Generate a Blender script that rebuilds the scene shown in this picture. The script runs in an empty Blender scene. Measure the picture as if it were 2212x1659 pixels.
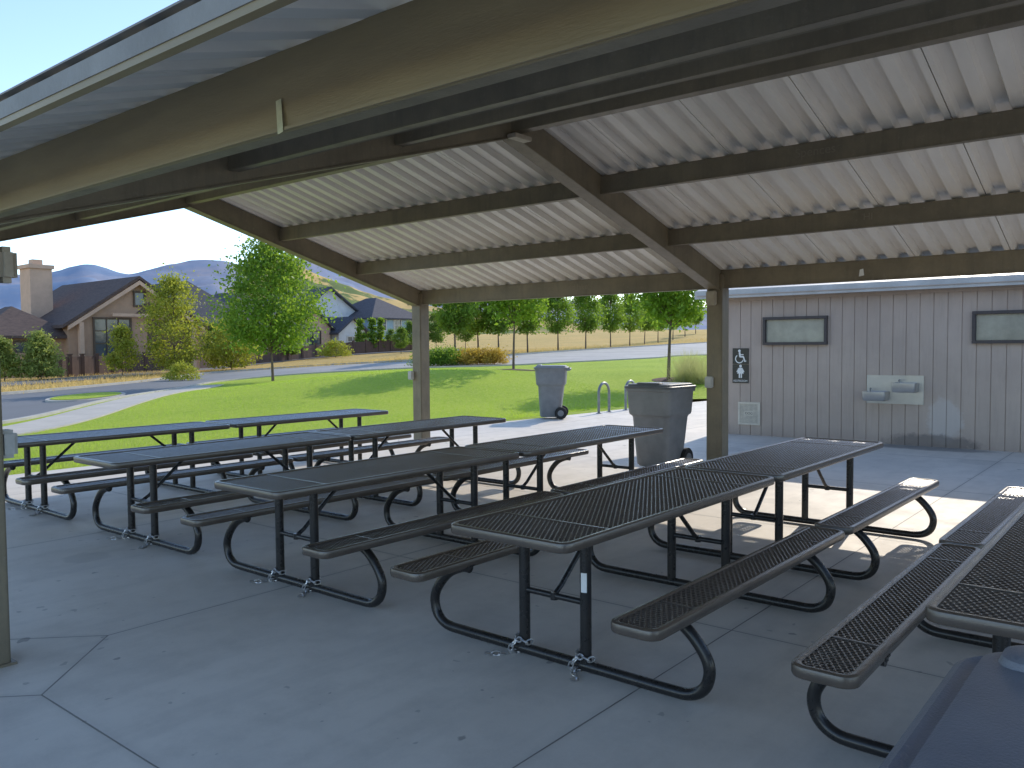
import bpy, bmesh, math, random
import numpy as np
from mathutils import Vector, Matrix, noise as mnoise
random.seed(7); rng=np.random.default_rng(7)
scene=bpy.context.scene; COL=scene.collection

# ------------------------------------------------------------------ helpers
def link(o,parent=None):
    COL.objects.link(o)
    if parent is not None: o.parent=parent
    return o
def tag(o,label=None,category=None,group=None,kind=None):
    if label: o["label"]=label
    if category: o["category"]=category
    if group: o["group"]=group
    if kind: o["kind"]=kind
    return o
def empty(name,loc=(0,0,0),rot=0,label=None,category=None,group=None):
    e=bpy.data.objects.new(name,None); e.empty_display_size=.2
    e.location=loc; e.rotation_euler=(0,0,rot); COL.objects.link(e)
    return tag(e,label,category,group)

class MB:
    def __init__(s): s.v=[]; s.f=[]; s.m=[]
    def add(s,vs,fs,m=0):
        b=len(s.v); s.v+= [tuple(v) for v in vs]; s.f+=[tuple(b+i for i in f) for f in fs]; s.m+=[m]*len(fs)
    def box(s,c,d,m=0,rz=0):
        x,y,z=[k/2 for k in d]
        vs=[(-x,-y,-z),(x,-y,-z),(x,y,-z),(-x,y,-z),(-x,-y,z),(x,-y,z),(x,y,z),(-x,y,z)]
        cr,sr=math.cos(rz),math.sin(rz)
        vs=[(c[0]+a*cr-b*sr,c[1]+a*sr+b*cr,c[2]+e) for a,b,e in vs]
        s.add(vs,[(0,3,2,1),(4,5,6,7),(0,1,5,4),(1,2,6,5),(2,3,7,6),(3,0,4,7)],m)
    def prism(s,poly,axis,a,b,m=0):
        n=len(poly)
        def mk(p,t):
            if axis=='y': return (p[0],t,p[1])
            if axis=='x': return (t,p[0],p[1])
            return (p[0],p[1],t)
        vs=[mk(p,a) for p in poly]+[mk(p,b) for p in poly]
        fs=[tuple(range(n)),tuple(range(2*n-1,n-1,-1))]+[(i,i+n,(i+1)%n+n,(i+1)%n) for i in range(n)]
        s.add(vs,fs,m)
    def tube(s,pts,r,n=12,m=0,cap=True,closed=False):
        pts=[Vector(p) for p in pts]; N=len(pts)
        rad=r if isinstance(r,(list,tuple)) else [r]*N
        up=None; vs=[]
        for i,p in enumerate(pts):
            if closed: t=(pts[(i+1)%N]-pts[i-1])
            else: t=(pts[min(i+1,N-1)]-pts[max(i-1,0)])
            if t.length<1e-9: t=Vector((0,0,1))
            t.normalize()
            if up is None:
                up=Vector((0,0,1)) if abs(t.z)<.9 else Vector((1,0,0))
            a=(up-t*up.dot(t)).normalized(); b=t.cross(a); up=a
            for k in range(n):
                an=2*math.pi*k/n
                vs.append(p+(a*math.cos(an)+b*math.sin(an))*rad[i])
        fs=[]
        for i in range(N if closed else N-1):
            j=(i+1)%N
            for k in range(n):
                k2=(k+1)%n
                fs.append((i*n+k,i*n+k2,j*n+k2,j*n+k))
        if cap and not closed:
            fs.append(tuple(range(n-1,-1,-1))); fs.append(tuple((N-1)*n+k for k in range(n)))
        s.add(vs,fs,m)
    def cyl(s,c,r,h,n=20,m=0,r2=None):
        s.tube([(c[0],c[1],c[2]),(c[0],c[1],c[2]+h)],[r,r2 if r2 else r],n,m)
    def loft(s,rings,m=0,cap=True):
        n=len(rings[0]); vs=[p for r in rings for p in r]; fs=[]
        for i in range(len(rings)-1):
            for k in range(n):
                k2=(k+1)%n; fs.append((i*n+k,i*n+k2,(i+1)*n+k2,(i+1)*n+k))
        if cap:
            fs.append(tuple(range(n-1,-1,-1))); fs.append(tuple((len(rings)-1)*n+k for k in range(n)))
        s.add(vs,fs,m)
    def mesh(s,name,mats,smooth=False,bevel=0,fixn=True,seg=2):
        me=bpy.data.meshes.new(name); me.from_pydata(s.v,[],s.f)
        for mt in mats: me.materials.append(mt)
        if len(mats)>1: me.polygons.foreach_set("material_index",s.m)
        if fixn or bevel:
            bm=bmesh.new(); bm.from_mesh(me)
            if bevel:
                bmesh.ops.remove_doubles(bm,verts=bm.verts,dist=1e-5)
                bmesh.ops.recalc_face_normals(bm,faces=bm.faces)
                ed=[e for e in bm.edges if len(e.link_faces)==2 and e.calc_face_angle(0)>.6]
                bmesh.ops.bevel(bm,geom=ed,offset=bevel,segments=seg,affect='EDGES',clamp_overlap=True)
            else: bmesh.ops.recalc_face_normals(bm,faces=bm.faces)
            bm.to_mesh(me); bm.free()
        if smooth: 
            me.polygons.foreach_set("use_smooth",[True]*len(me.polygons))
            try: me.set_sharp_from_angle(angle=math.radians(38))
            except Exception: pass
        me.update(); return me
    def obj(s,name,mats,parent=None,smooth=False,bevel=0,fixn=True,seg=2):
        if not isinstance(mats,(list,tuple)): mats=[mats]
        return link(bpy.data.objects.new(name,s.mesh(name,mats,smooth,bevel,fixn,seg)),parent)

def catmull(pts,sub=6):
    pts=[Vector(p) for p in pts]; out=[]
    for i in range(len(pts)-1):
        p0=pts[max(i-1,0)];p1=pts[i];p2=pts[i+1];p3=pts[min(i+2,len(pts)-1)]
        for k in range(sub):
            t=k/sub
            out.append(.5*((2*p1)+(p2-p0)*t+(2*p0-5*p1+4*p2-p3)*t*t+(3*p1-p0-3*p2+p3)*t**3))
    out.append(pts[-1]); return out
def rrect(w,l,r,n=5,z=0,cx=0,cy=0):
    out=[]
    for sx,sy,a0 in((1,1,0),(-1,1,90),(-1,-1,180),(1,-1,270)):
        for k in range(n+1):
            a=math.radians(a0+90*k/n)
            out.append((cx+sx*(w/2-r)+r*math.cos(a),cy+sy*(l/2-r)+r*math.sin(a),z))
    return out

# ------------------------------------------------------------------ materials
class NT:
    def __init__(s,name):
        s.mat=bpy.data.materials.new(name); s.mat.use_nodes=True
        s.t=s.mat.node_tree; s.n=s.t.nodes; s.b=s.n["Principled BSDF"]; s.out=s.n["Material Output"]
    def new(s,ty,**k):
        nd=s.n.new(ty)
        for a,b in k.items(): setattr(nd,a,b)
        return nd
    def l(s,a,b): s.t.links.new(a,b)
    def val(s,sock,v):
        if isinstance(v,bpy.types.NodeSocket): s.l(v,sock)
        else: sock.default_value=v
    def math(s,op,a,b=0,c=None,clamp=False):
        nd=s.new("ShaderNodeMath",operation=op,use_clamp=clamp)
        s.val(nd.inputs[0],a); s.val(nd.inputs[1],b)
        if c is not None: s.val(nd.inputs[2],c)
        return nd.outputs[0]
    def mix(s,f,a,b,mode='MIX'):
        nd=s.new("ShaderNodeMix",data_type='RGBA',blend_type=mode)
        s.val(nd.inputs[0],f)
        for k,v in((6,a),(7,b)):
            if isinstance(v,bpy.types.NodeSocket): s.l(v,nd.inputs[k])
            else: nd.inputs[k].default_value=(v[0],v[1],v[2],1)
        return nd.outputs[2]
    def coord(s,which="Object"):
        return s.new("ShaderNodeTexCoord").outputs[which]
    def noise(s,scale,detail=5,rough=.6,vec=None,dist=0):
        nd=s.new("ShaderNodeTexNoise"); nd.inputs["Scale"].default_value=scale
        nd.inputs["Detail"].default_value=detail; nd.inputs["Roughness"].default_value=rough
        nd.inputs["Distortion"].default_value=dist
        s.l(vec if vec is not None else s.coord(),nd.inputs["Vector"]); return nd.outputs["Fac"]
    def ramp(s,v,a,b):
        nd=s.new("ShaderNodeMapRange"); nd.inputs[1].default_value=a; nd.inputs[2].default_value=b
        s.l(v,nd.inputs[0]); return nd.outputs[0]
    def bump(s,h,strength,dist=.01,prev=None):
        nd=s.new("ShaderNodeBump"); nd.inputs["Strength"].default_value=strength; nd.inputs["Distance"].default_value=dist
        s.l(h,nd.inputs["Height"])
        if prev is not None: s.l(prev,nd.inputs["Normal"])
        s.l(nd.outputs[0],s.b.inputs["Normal"]); return nd.outputs[0]

def mk(name,c1,c2=None,scale=4,rough=.6,metal=0,bump=0,bscale=60,rvar=.1,spec=.5,stretch=None,coat=0):
    N=NT(name)
    if c2 is None: c2=tuple(k*.75 for k in c1)
    co=N.coord(); 
    if stretch:
        mp=N.new("ShaderNodeMapping"); mp.inputs["Scale"].default_value=stretch; N.l(co,mp.inputs[0]); co=mp.outputs[0]
    a=N.noise(scale,6,.65,co)
    N.l(N.mix(N.ramp(a,.35,.65),c1,c2),N.b.inputs["Base Color"])
    r=N.noise(scale*2.3,4,.6,co)
    N.l(N.math('ADD',N.math('MULTIPLY',r,rvar*2),rough-rvar),N.b.inputs["Roughness"])
    N.b.inputs["Metallic"].default_value=metal
    N.b.inputs["Specular IOR Level"].default_value=spec
    if coat: N.b.inputs["Coat Weight"].default_value=coat
    if bump: N.bump(N.noise(bscale,4,.6,co),bump,.01)
    return N.mat

M={}
def steelmat():
    N=NT("brown_painted_steel"); co=N.coord()
    a=N.noise(3,6,.65,co)
    mp=N.new("ShaderNodeMapping"); mp.inputs["Scale"].default_value=(7,7,.8); N.l(co,mp.inputs[0])
    s=N.noise(1.5,5,.7,mp.outputs[0]); sc=N.noise(25,5,.75,co)
    c=N.mix(N.ramp(a,.35,.65),(.235,.195,.13),(.175,.145,.10))
    c=N.mix(N.math('MULTIPLY',N.ramp(s,.5,.75),.45),c,(.11,.095,.07))
    c=N.mix(N.math('MULTIPLY',N.ramp(sc,.58,.7),.35),c,(.31,.27,.215))
    N.l(c,N.b.inputs["Base Color"]); N.l(N.math('ADD',N.math('MULTIPLY',s,.3),.32),N.b.inputs["Roughness"])
    N.bump(N.noise(80,4,.6,co),.15,.01); return N.mat
M['steel']=steelmat()
M['beamlit']=mk("lit_olive_steel",(.29,.225,.115),(.20,.155,.082),1.6,.42,0,.12,70,.15,stretch=(1,.4,3))  # lighter copy of the frame steel; light reflected from the ground painted in
M['ceil']=mk("tan_painted_corrugated_steel",(.85,.81,.74),(.74,.70,.64),1.1,.32,0,.05,30,.1,stretch=(.5,2,1))
M['ceil_shade']=mk("shaded_corrugated_steel",(.74,.73,.68),(.62,.61,.57),1.1,.36,0,.05,30,.1,stretch=(.5,2,1))  # darker copy of the ceiling steel; shade on the near slope painted in
M['fascia']=mk("weathered_metal_trim",(.26,.25,.225),(.18,.17,.15),2,.55,.0,.2,50)
M['whitemetal']=mk("pale_roof_edge",(.55,.54,.52),(.44,.43,.41),2,.5,.1,.2,50)
M['plast']=mk("brown_plastisol_coating",(.100,.078,.060),(.078,.060,.047),6,.25,0,.12,220,.05,spec=.95)
M['blk']=mk("black_painted_pipe",(.015,.015,.016),(.026,.024,.023),7,.28,0,.08,90,.08)
M['chain']=mk("galvanised_chain",(.65,.65,.66),(.45,.45,.46),30,.35,.85)
M['white']=mk("white_paint",(.80,.80,.78),(.70,.70,.68),8,.5)
M['boxgrey']=mk("grey_plastic_box",(.52,.52,.50),(.42,.42,.40),8,.5)
M['beige']=mk("beige_painted_box",(.46,.40,.31),(.36,.31,.24),8,.5)
M['cart']=mk("grey_cart_plastic",(.21,.215,.225),(.165,.17,.18),5,.5,0,.2,160,.08)
M['cartd']=mk("dark_grey_lid_plastic",(.13,.137,.15),(.10,.106,.118),3,.45,0,.25,200,.1)
M['lidblue']=mk("blue_grey_lid_plastic",(.19,.20,.225),(.14,.148,.17),2.5,.42,0,.35,180,.12)
M['rubber']=mk("black_rubber",(.015,.015,.015),None,8,.7)
M['stain']=mk("stainless_steel",(.50,.50,.50),(.44,.44,.44),3,.36,.85,stretch=(1,1,8))
M['galv']=mk("galvanised_pipe",(.30,.31,.32),(.22,.23,.24),12,.45,.6)
M['frame']=mk("dark_window_frame",(.075,.062,.062),(.055,.046,.046),8,.5)
M['glass']=mk("frosted_window",(.38,.375,.31),(.22,.22,.19),1.5,.22,0,0,60,.05,spec=.7)
M['black']=mk("black_sign_plate",(.012,.012,.013),(.016,.016,.017),8,.3)
M['bark']=mk("bark",(.17,.12,.085),(.09,.065,.045),6,.9,0,.8,30,stretch=(1,1,.3))
M['mulch']=mk("bark_mulch",(.12,.055,.035),(.05,.024,.014),9,.95,0,1,40)
M['asph']=mk("asphalt",(.16,.16,.165),(.12,.12,.125),.5,.85,0,.5,60)
M['kerb']=mk("kerb_concrete",(.48,.45,.40),(.38,.36,.32),2,.85,0,.4,40)
M['walk']=mk("pale_pavement",(.50,.46,.40),(.42,.39,.34),1.2,.85,0,.4,40)
M['chalk']=mk("faint_chalk",(.28,.245,.185),(.23,.195,.145),60,.8)
def lotmat():
    N=NT("sunbleached_asphalt"); co=N.coord()
    sx=N.new("ShaderNodeSeparateXYZ"); N.l(co,sx.inputs[0])
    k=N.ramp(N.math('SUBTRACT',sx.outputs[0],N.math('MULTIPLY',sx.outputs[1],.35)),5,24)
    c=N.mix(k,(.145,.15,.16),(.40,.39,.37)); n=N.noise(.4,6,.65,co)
    c=N.mix(N.math('MULTIPLY',N.ramp(n,.4,.7),.35),c,(.10,.10,.10)); N.l(c,N.b.inputs["Base Color"]); N.b.inputs["Roughness"].default_value=.85
    N.bump(N.noise(50,4,.6,co),.4,.01); return N.mat
M['lot']=lotmat()

def concrete():
    N=NT("slab_concrete"); co=N.coord()
    sx=N.new("ShaderNodeSeparateXYZ"); N.l(co,sx.inputs[0]); X,Y=sx.outputs[0],sx.outputs[1]
    n1=N.noise(.45,6,.6,co,.4); n2=N.noise(3,8,.7,co); n3=N.noise(70,3,.6,co)
    c=N.mix(N.ramp(n1,.35,.65),(.70,.635,.555),(.585,.535,.475))
    c=N.mix(N.math('MULTIPLY',N.ramp(n2,.45,.75),.5),c,(.46,.42,.37))
    c=N.mix(N.math('MULTIPLY',N.ramp(n3,.5,.8),.3),c,(.74,.69,.61))
    def spots(scale,thr,amp,pl,ph,col,st,c):
        vo=N.new("ShaderNodeTexVoronoi"); vo.inputs["Scale"].default_value=scale
        wv=N.new("ShaderNodeVectorMath",operation='ADD'); N.l(co,wv.inputs[0])
        nz=N.new("ShaderNodeTexNoise"); nz.inputs["Scale"].default_value=11; N.l(co,nz.inputs["Vector"])
        sc=N.new("ShaderNodeVectorMath",operation='SCALE'); N.l(nz.outputs["Color"],sc.inputs[0]); sc.inputs[3].default_value=.10
        N.l(sc.outputs[0],wv.inputs[1]); N.l(wv.outputs[0],vo.inputs["Vector"])
        sep=N.new("ShaderNodeSeparateColor"); N.l(vo.outputs["Color"],sep.inputs[0])
        patch=N.ramp(N.noise(.7,2,.5,co),pl,ph)
        siz=N.math('MULTIPLY',N.math('MULTIPLY',N.math('SUBTRACT',sep.outputs[0],thr,clamp=True),amp),patch)
        df=N.math('SUBTRACT',siz,vo.outputs["Distance"])
        return N.mix(N.math('MULTIPLY',N.ramp(df,0,.03),st),c,col)
    c=spots(4.2,.35,.28,.38,.58,(.20,.185,.17),.65,c)
    c=spots(9,.45,.40,.42,.58,(.27,.25,.23),.5,c)
    c=spots(.9,.4,.8,.3,.6,(.40,.37,.335),.35,c)
    mp=N.new("ShaderNodeMapping"); mp.inputs["Scale"].default_value=(.3,2.2,1); N.l(co,mp.inputs[0])
    c=N.mix(N.math('MULTIPLY',N.ramp(N.noise(1.5,5,.6,mp.outputs[0]),.5,.75),.4),c,(.40,.37,.335))
    a=N.math('DIVIDE',N.math('SUBTRACT',X,14.3),.35); b_=N.math('DIVIDE',N.math('SUBTRACT',Y,3.2),1.0)
    q=N.math('ADD',N.math('ADD',N.math('MULTIPLY',a,a),N.math('MULTIPLY',b_,b_)),N.math('MULTIPLY',N.math('SUBTRACT',n2,.5),2))
    c=N.mix(N.math('MULTIPLY',N.math('SUBTRACT',1,N.ramp(q,.5,1.1),clamp=True),.7),c,(.16,.15,.145))
    def per(v,o,p):
        t=N.math('DIVIDE',N.math('SUBTRACT',v,o),p)
        fr=N.math('ABSOLUTE',N.math('SUBTRACT',N.math('FRACT',N.math('ADD',t,100.5)),.5))
        return N.math('MULTIPLY',fr,p)
    wob=N.math('MULTIPLY',N.math('SUBTRACT',n2,.5),.006)
    d=N.math('MINIMUM',per(X,1.6,2.9),per(Y,4.86,2.82))
    dia=None
    for cx in(1.6,10.3):
        for cy in(4.86,10.5):
            q=N.math('ADD',N.math('ABSOLUTE',N.math('SUBTRACT',X,cx)),N.math('ABSOLUTE',N.math('SUBTRACT',Y,cy)))
            q=N.math('SUBTRACT',q,.59)
            dia=q if dia is None else N.math('MINIMUM',dia,q)
    inside=N.math('LESS_THAN',dia,0)
    d=N.math('ADD',d,inside)
    d=N.math('MINIMUM',d,N.math('MULTIPLY',N.math('ABSOLUTE',dia),.707))
    d=N.math('ADD',d,wob)
    j=N.math('SUBTRACT',1,N.ramp(d,.0015,.006),clamp=True)
    halo=N.math('SUBTRACT',1,N.ramp(d,.0,.05),clamp=True)
    c=N.mix(N.math('MULTIPLY',halo,.18),c,(.27,.26,.25))
    c=N.mix(N.math('MULTIPLY',j,.8),c,(.07,.065,.06))
    N.l(c,N.b.inputs["Base Color"])
    N.l(N.math('ADD',N.math('MULTIPLY',n2,.35),.45),N.b.inputs["Roughness"])
    h=N.math('SUBTRACT',N.math('ADD',N.math('MULTIPLY',n3,.12),N.math('MULTIPLY',n2,.3)),j)
    N.bump(h,.35,.01)
    return N.mat
M['conc']=concrete()

def grass(name,a,b,c3,s1=.5,s2=12,bumpd=.05):
    N=NT(name); co=N.coord()
    n1=N.noise(s1,5,.6,co); n2=N.noise(s2,6,.75,co); n3=N.noise(s2*6,3,.7,co)
    c=N.mix(N.ramp(n1,.35,.65),a,b); c=N.mix(N.ramp(n2,.42,.68),c,c3)
    c=N.mix(N.math('MULTIPLY',N.ramp(n3,.4,.7),.4),c,tuple(k*.5 for k in a))
    N.l(c,N.b.inputs["Base Color"]); N.b.inputs["Roughness"].default_value=.9
    N.b.inputs["Specular IOR Level"].default_value=.15
    N.bump(N.math('ADD',n2,n3),1,bumpd); return N.mat
M['lawn']=grass("lawn_grass",(.31,.46,.04),(.43,.56,.055),(.55,.62,.10),.35,10,.035)
M['dry']=grass("dry_grass_ground",(.66,.44,.14),(.50,.36,.11),(.72,.53,.22),.12,4,.08)

def leafmat(name,a,b,tr,s=1.4):
    N=NT(name); co=N.coord()
    n=N.noise(s,4,.7,co); n2=N.noise(14,3,.6,co)
    c=N.mix(N.ramp(n,.38,.62),a,b); c=N.mix(N.math('MULTIPLY',N.ramp(n2,.4,.7),.5),c,tuple(k*1.5 for k in b))
    N.l(c,N.b.inputs["Base Color"]); N.b.inputs["Roughness"].default_value=.55
    N.b.inputs["Specular IOR Level"].default_value=.3
    tl=N.new("ShaderNodeBsdfTranslucent"); N.l(N.mix(.55,c,tr),tl.inputs[0])
    ms=N.new("ShaderNodeMixShader"); ms.inputs[0].default_value=.5
    N.l(N.b.outputs[0],ms.inputs[1]); N.l(tl.outputs[0],ms.inputs[2]); N.l(ms.outputs[0],N.out.inputs[0])
    return N.mat
M['leaf']=leafmat("green_leaves",(.08,.155,.024),(.14,.235,.032),(.46,.66,.05))
M['leafy']=leafmat("yellow_green_leaves",(.19,.23,.03),(.28,.30,.05),(.62,.64,.06))
M['leafd']=leafmat("dark_green_leaves",(.065,.13,.024),(.11,.185,.032),(.34,.5,.05))
M['pine']=leafmat("pine_needles",(.17,.23,.055),(.25,.29,.08),(.44,.5,.1))
M['orange']=leafmat("golden_shrub_leaves",(.36,.25,.04),(.46,.32,.05),(.65,.45,.06))
M['blade']=leafmat("grass_blades",(.28,.43,.04),(.40,.52,.055),(.6,.76,.08),.6)
M['straw']=leafmat("straw_blades",(.50,.36,.13),(.60,.44,.18),(.65,.5,.18),.6)
M['plume']=leafmat("pale_grass_blades",(.30,.34,.12),(.48,.44,.22),(.55,.55,.2),.6)

# ------------------------------------------------------------------ terrain height
def ss(a,b,x):
    t=np.clip((x-a)/(b-a),0,1); return t*t*(3-2*t)
def hgt(x,y):
    x=np.asarray(x,float); y=np.asarray(y,float)
    base=np.interp(x,[14,34,55,97,160,400],[0,.8,1.3,2.1,5,9])
    f=1-.85*ss(.9,1.8,y/np.maximum(x,1))
    g=np.maximum(ss(12.3,20,y),ss(21,30,x))
    bump=.62*np.exp(-((x-19)**2/50+(y-21)**2/40))
    return (base*f+bump)*g
def H(x,y): return float(hgt(x,y))
def site(bearing,r):   # polar coordinates about the camera; bearings worked out from image pixels, ranges estimated
    a=math.radians(bearing); return r*math.cos(a),r*math.sin(a)

xs=np.concatenate([np.array([-6000,-2500,-1000,-400,-150,-60,-30]),np.arange(-20,130,1.5),np.array([135,150,180,230,320,500,900,2000,6000])])
ys=xs.copy()
GX,GY=np.meshgrid(xs,ys,indexing='ij'); GZ=hgt(GX,GY)-.12
b=MB(); nx,ny=len(xs),len(ys)
b.v=list(zip(GX.ravel().tolist(),GY.ravel().tolist(),GZ.ravel().tolist()))
b.f=[(i*ny+j,(i+1)*ny+j,(i+1)*ny+j+1,i*ny+j+1) for i in range(nx-1) for j in range(ny-1)]; b.m=[0]*len(b.f)
tag(b.obj("ground",M['dry'],fixn=False,smooth=True),kind="structure")

def resample(pts,n):
    pts=[Vector((p[0],p[1],0)) for p in pts]; c=catmull(pts,12)
    m=len(c)-1
    out=[]
    for i in range(n+1):
        t=i/n*m; k=min(int(t),m-1); out.append(c[k].lerp(c[k+1],t-k))
    return out
def loft(name,A,B,zoff,mat,n=120,m=24,kind="structure"):
    a=resample(A,n); c=resample(B,n); mb=MB()
    for i in range(n+1):
        for j in range(m+1):
            p=a[i].lerp(c[i],j/m); mb.v.append((p.x,p.y,H(p.x,p.y)+zoff))
    for i in range(n):
        for j in range(m):
            mb.f.append((i*(m+1)+j,(i+1)*(m+1)+j,(i+1)*(m+1)+j+1,i*(m+1)+j+1)); mb.m.append(0)
    return tag(mb.obj(name,mat,smooth=True),kind=kind)
A=[(-14,12.2),(-6,12.2),(0,12.2),(4,12.2),(7,12.2),(9.5,12.2),(11.5,12.2),(13,12.0),(14.5,11.7),(17,11.5),(20,11.4),(23,11),(24,2)]
B=[(-20,14),(-6,16),(2,18),(7.1,20.5),(11.3,24.9),(17.1,31.2),(21.8,36.0),(26.2,36.3),(29,30.9),(31.5,25.8),(39.5,22.8),(44.3,21.7),(55,8)]
C=[(-20,26),(-8,30),(2,33),(8,34),(12.3,35.5),(20.5,41.2),(28.9,49),(33.3,46.7),(36,39.5),(39.5,36.6),(51.7,37.9),(70.2,40.5),(111,45.8)]
loft("lawn",A,B,0,M['lawn'],160,40)
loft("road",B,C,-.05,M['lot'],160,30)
def strip(name,pts,w,zb,zt,mat,n=200):
    c=resample(pts,n); mb=MB(); ring=[]
    for i,p in enumerate(c):
        t=(c[min(i+1,n)]-c[max(i-1,0)]).normalized(); nr=Vector((-t.y,t.x,0))
        l=p+nr*w/2; r=p-nr*w/2; hl,hr=H(l.x,l.y),H(r.x,r.y)
        mb.v+=[(l.x,l.y,hl+zb),(l.x,l.y,hl+zt),(r.x,r.y,hr+zt),(r.x,r.y,hr+zb)]
        if i:
            k=4*i
            for a_ in range(3): mb.f.append((k-4+a_,k-3+a_,k+1+a_,k+a_)); mb.m.append(0)
    return tag(mb.obj(name,mat),kind="structure")
strip("kerb",B,.16,-.1,.06,M['kerb'])
strip("kerb",C,.16,-.1,.05,M['kerb'])
strip("path",[(0,15.6),(4.5,17.3),(7.4,19.2),(10.8,22.9),(15.0,27.6),(19.5,33)],1.25,-.03,.03,M['walk'])
strip("path",[site(80,42),site(71,49),site(64,60),site(56.3,78),site(50,86),site(44,84),site(40,72)],3.0,-.1,-.04,M['asph'])
cx,cy=12.9,29.6; mb=MB()
isl=[(cx+2.6*math.cos(a)*.66-1.0*math.sin(a)*.75,cy+2.6*math.cos(a)*.75+1.0*math.sin(a)*.66) for a in np.linspace(0,2*math.pi,28,endpoint=False)]
mb.prism([(p[0],p[1]) for p in isl],'z',-.1,.06); isk=mb.obj("kerb",M['kerb']); isk["kind"]="structure"
mb=MB(); mb.add([(cx+(p[0]-cx)*.9,cy+(p[1]-cy)*.9,.075) for p in isl],[tuple(range(28))]); tag(mb.obj("lawn",M['lawn']),kind="structure")

mb=MB()
poly=[(-14,-14),(24,-14),(24,2),(23.2,11),(20,11.4),(17,11.5),(14.5,11.7),(13,12.0),(11.5,12.2),(-14,12.2)]
mb.prism(poly,'z',-.1,0); tag(mb.obj("pavement",M['conc']),kind="structure")

# ------------------------------------------------------------------ blades
def blades(name,P,h,w,mat,lean=.4):
    n=len(P); a=rng.uniform(0,2*np.pi,n); d=np.stack([np.cos(a),np.sin(a),np.zeros(n)],1)
    a2=rng.uniform(0,2*np.pi,n); ln=np.stack([np.cos(a2),np.sin(a2),np.zeros(n)],1)*rng.uniform(0,lean,(n,1))*h
    hh=h*rng.uniform(.5,1.2,n)
    V=np.empty((n,3,3)); V[:,0]=P-d*w/2; V[:,1]=P+d*w/2; V[:,2]=P+ln; V[:,2,2]+=hh
    me=bpy.data.meshes.new(name); me.from_pydata(V.reshape(-1,3).tolist(),[],np.arange(3*n).reshape(-1,3).tolist())
    me.materials.append(mat); return link(bpy.data.objects.new(name,me))
n=70000; i=rng.uniform(0,1,n)
x=rng.uniform(-2,24,n); y=12.0+rng.uniform(0,1,n)**1.6*14
ok=y>np.interp(x,[-14,11.5,13,14.5,17,20,23],[12.25,12.25,12.05,11.75,11.55,11.45,11.05])
pxn=np.interp(y,[15,17.3,19.2,22.9,27.6],[0,4.5,7.4,10.8,15.0])
ok&=(x>pxn+1.2)|(y<15)
x,y=x[ok],y[ok]; P=np.stack([x,y,hgt(x,y)-.01],1)
tag(blades("grass",P,.055,.012,M['blade']),kind="stuff")
n=22000
cpts=np.array([(p.x,p.y) for p in resample(C,400)]); idx=rng.integers(110,400,n)
off=.35+rng.uniform(0,1,n)**1.5*9
tx=cpts[idx,0]-off*.35+rng.normal(0,.4,n); ty=cpts[idx,1]+off+rng.normal(0,.3,n)
P=np.stack([tx,ty,hgt(tx,ty)-.12],1)
tag(blades("dry_grass",P,.22,.04,M['straw'],.7),kind="stuff")

# ------------------------------------------------------------------ picnic tables
def hexsheet(mb,w0,w1,l0,l1,zt,zb,p=.0275,r=.0104,st=1.0):
    R=p/math.sqrt(3); dj=p*.866*st
    ang=[math.radians(30+60*k) for k in range(6)]
    o=[(R*math.sin(a)*st,R*math.cos(a)) for a in ang]; q=[(r*math.sin(a)*st,r*math.cos(a)) for a in ang]
    j=0; x=l0
    while x<=l1+1e-6:
        y=w0+(p/2 if j%2 else 0)
        while y<=w1+1e-6:
            vs=[(x+a,y+c,zt) for a,c in o]+[(x+a,y+c,zt-.0015) for a,c in q]+[(x+a,y+c,zb) for a,c in q]+[(x+a,y+c,zb) for a,c in o]
            fs=[]
            for k in range(6):
                k2=(k+1)%6
                fs+=[(k2,k,6+k,6+k2),(6+k2,6+k,12+k,12+k2),(12+k2,12+k,18+k,18+k2)]
            mb.add(vs,fs); y+=p
        x+=dj; j+=1
def slabtop(L,W,zt,seams):
    mb=MB(); hexsheet(mb,-W/2+.028,W/2-.028,-L/2+.028,L/2-.028,zt-.002,zt-.009)
    prof=[(.036,-.012),(.036,.000),(.028,.005),(.012,.005),(.003,.0),(0,-.010),(0,-.034),(.004,-.043),(.010,-.046),(.015,-.042),(.015,-.016)]
    rings=[]
    for o,z in prof: rings.append(rrect(L-2*o,W-2*o,.065-o*.8,6,zt+z))
    rings.append(rings[0]); mb.loft(rings,cap=False)
    for sx in seams: mb.box((sx,0,zt-.003),(.012,W-.06,.007))
    for yy in ([-.0] if W<.4 else [-.2,.2]): mb.box((0,yy,zt-.02),(L-.06,.03,.012))
    for sx in(-1,-.33,.33,1): mb.box((sx*(L/2-.42),0,zt-.021),(.035,W-.05,.012))
    return mb
TL=2.46
table_master=empty("picnic_table",(0,0,0))
top=slabtop(TL,.76,.76,(-TL/2+.42,TL/2-.42)).obj("tabletop",M['plast'],table_master,fixn=False)
me=top.data; me.polygons.foreach_set("use_smooth",[True]*len(me.polygons)); me.set_sharp_from_angle(angle=math.radians(35))
bm_=slabtop(TL,.255,.455,(-TL/2+.42,TL/2-.42)); bme=bm_.mesh("bench",[M['plast']],True,0,False)
for sy in(-1,1):
    o=link(bpy.data.objects.new("bench",bme),table_master); o.location=(0,sy*.72,0)
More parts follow.
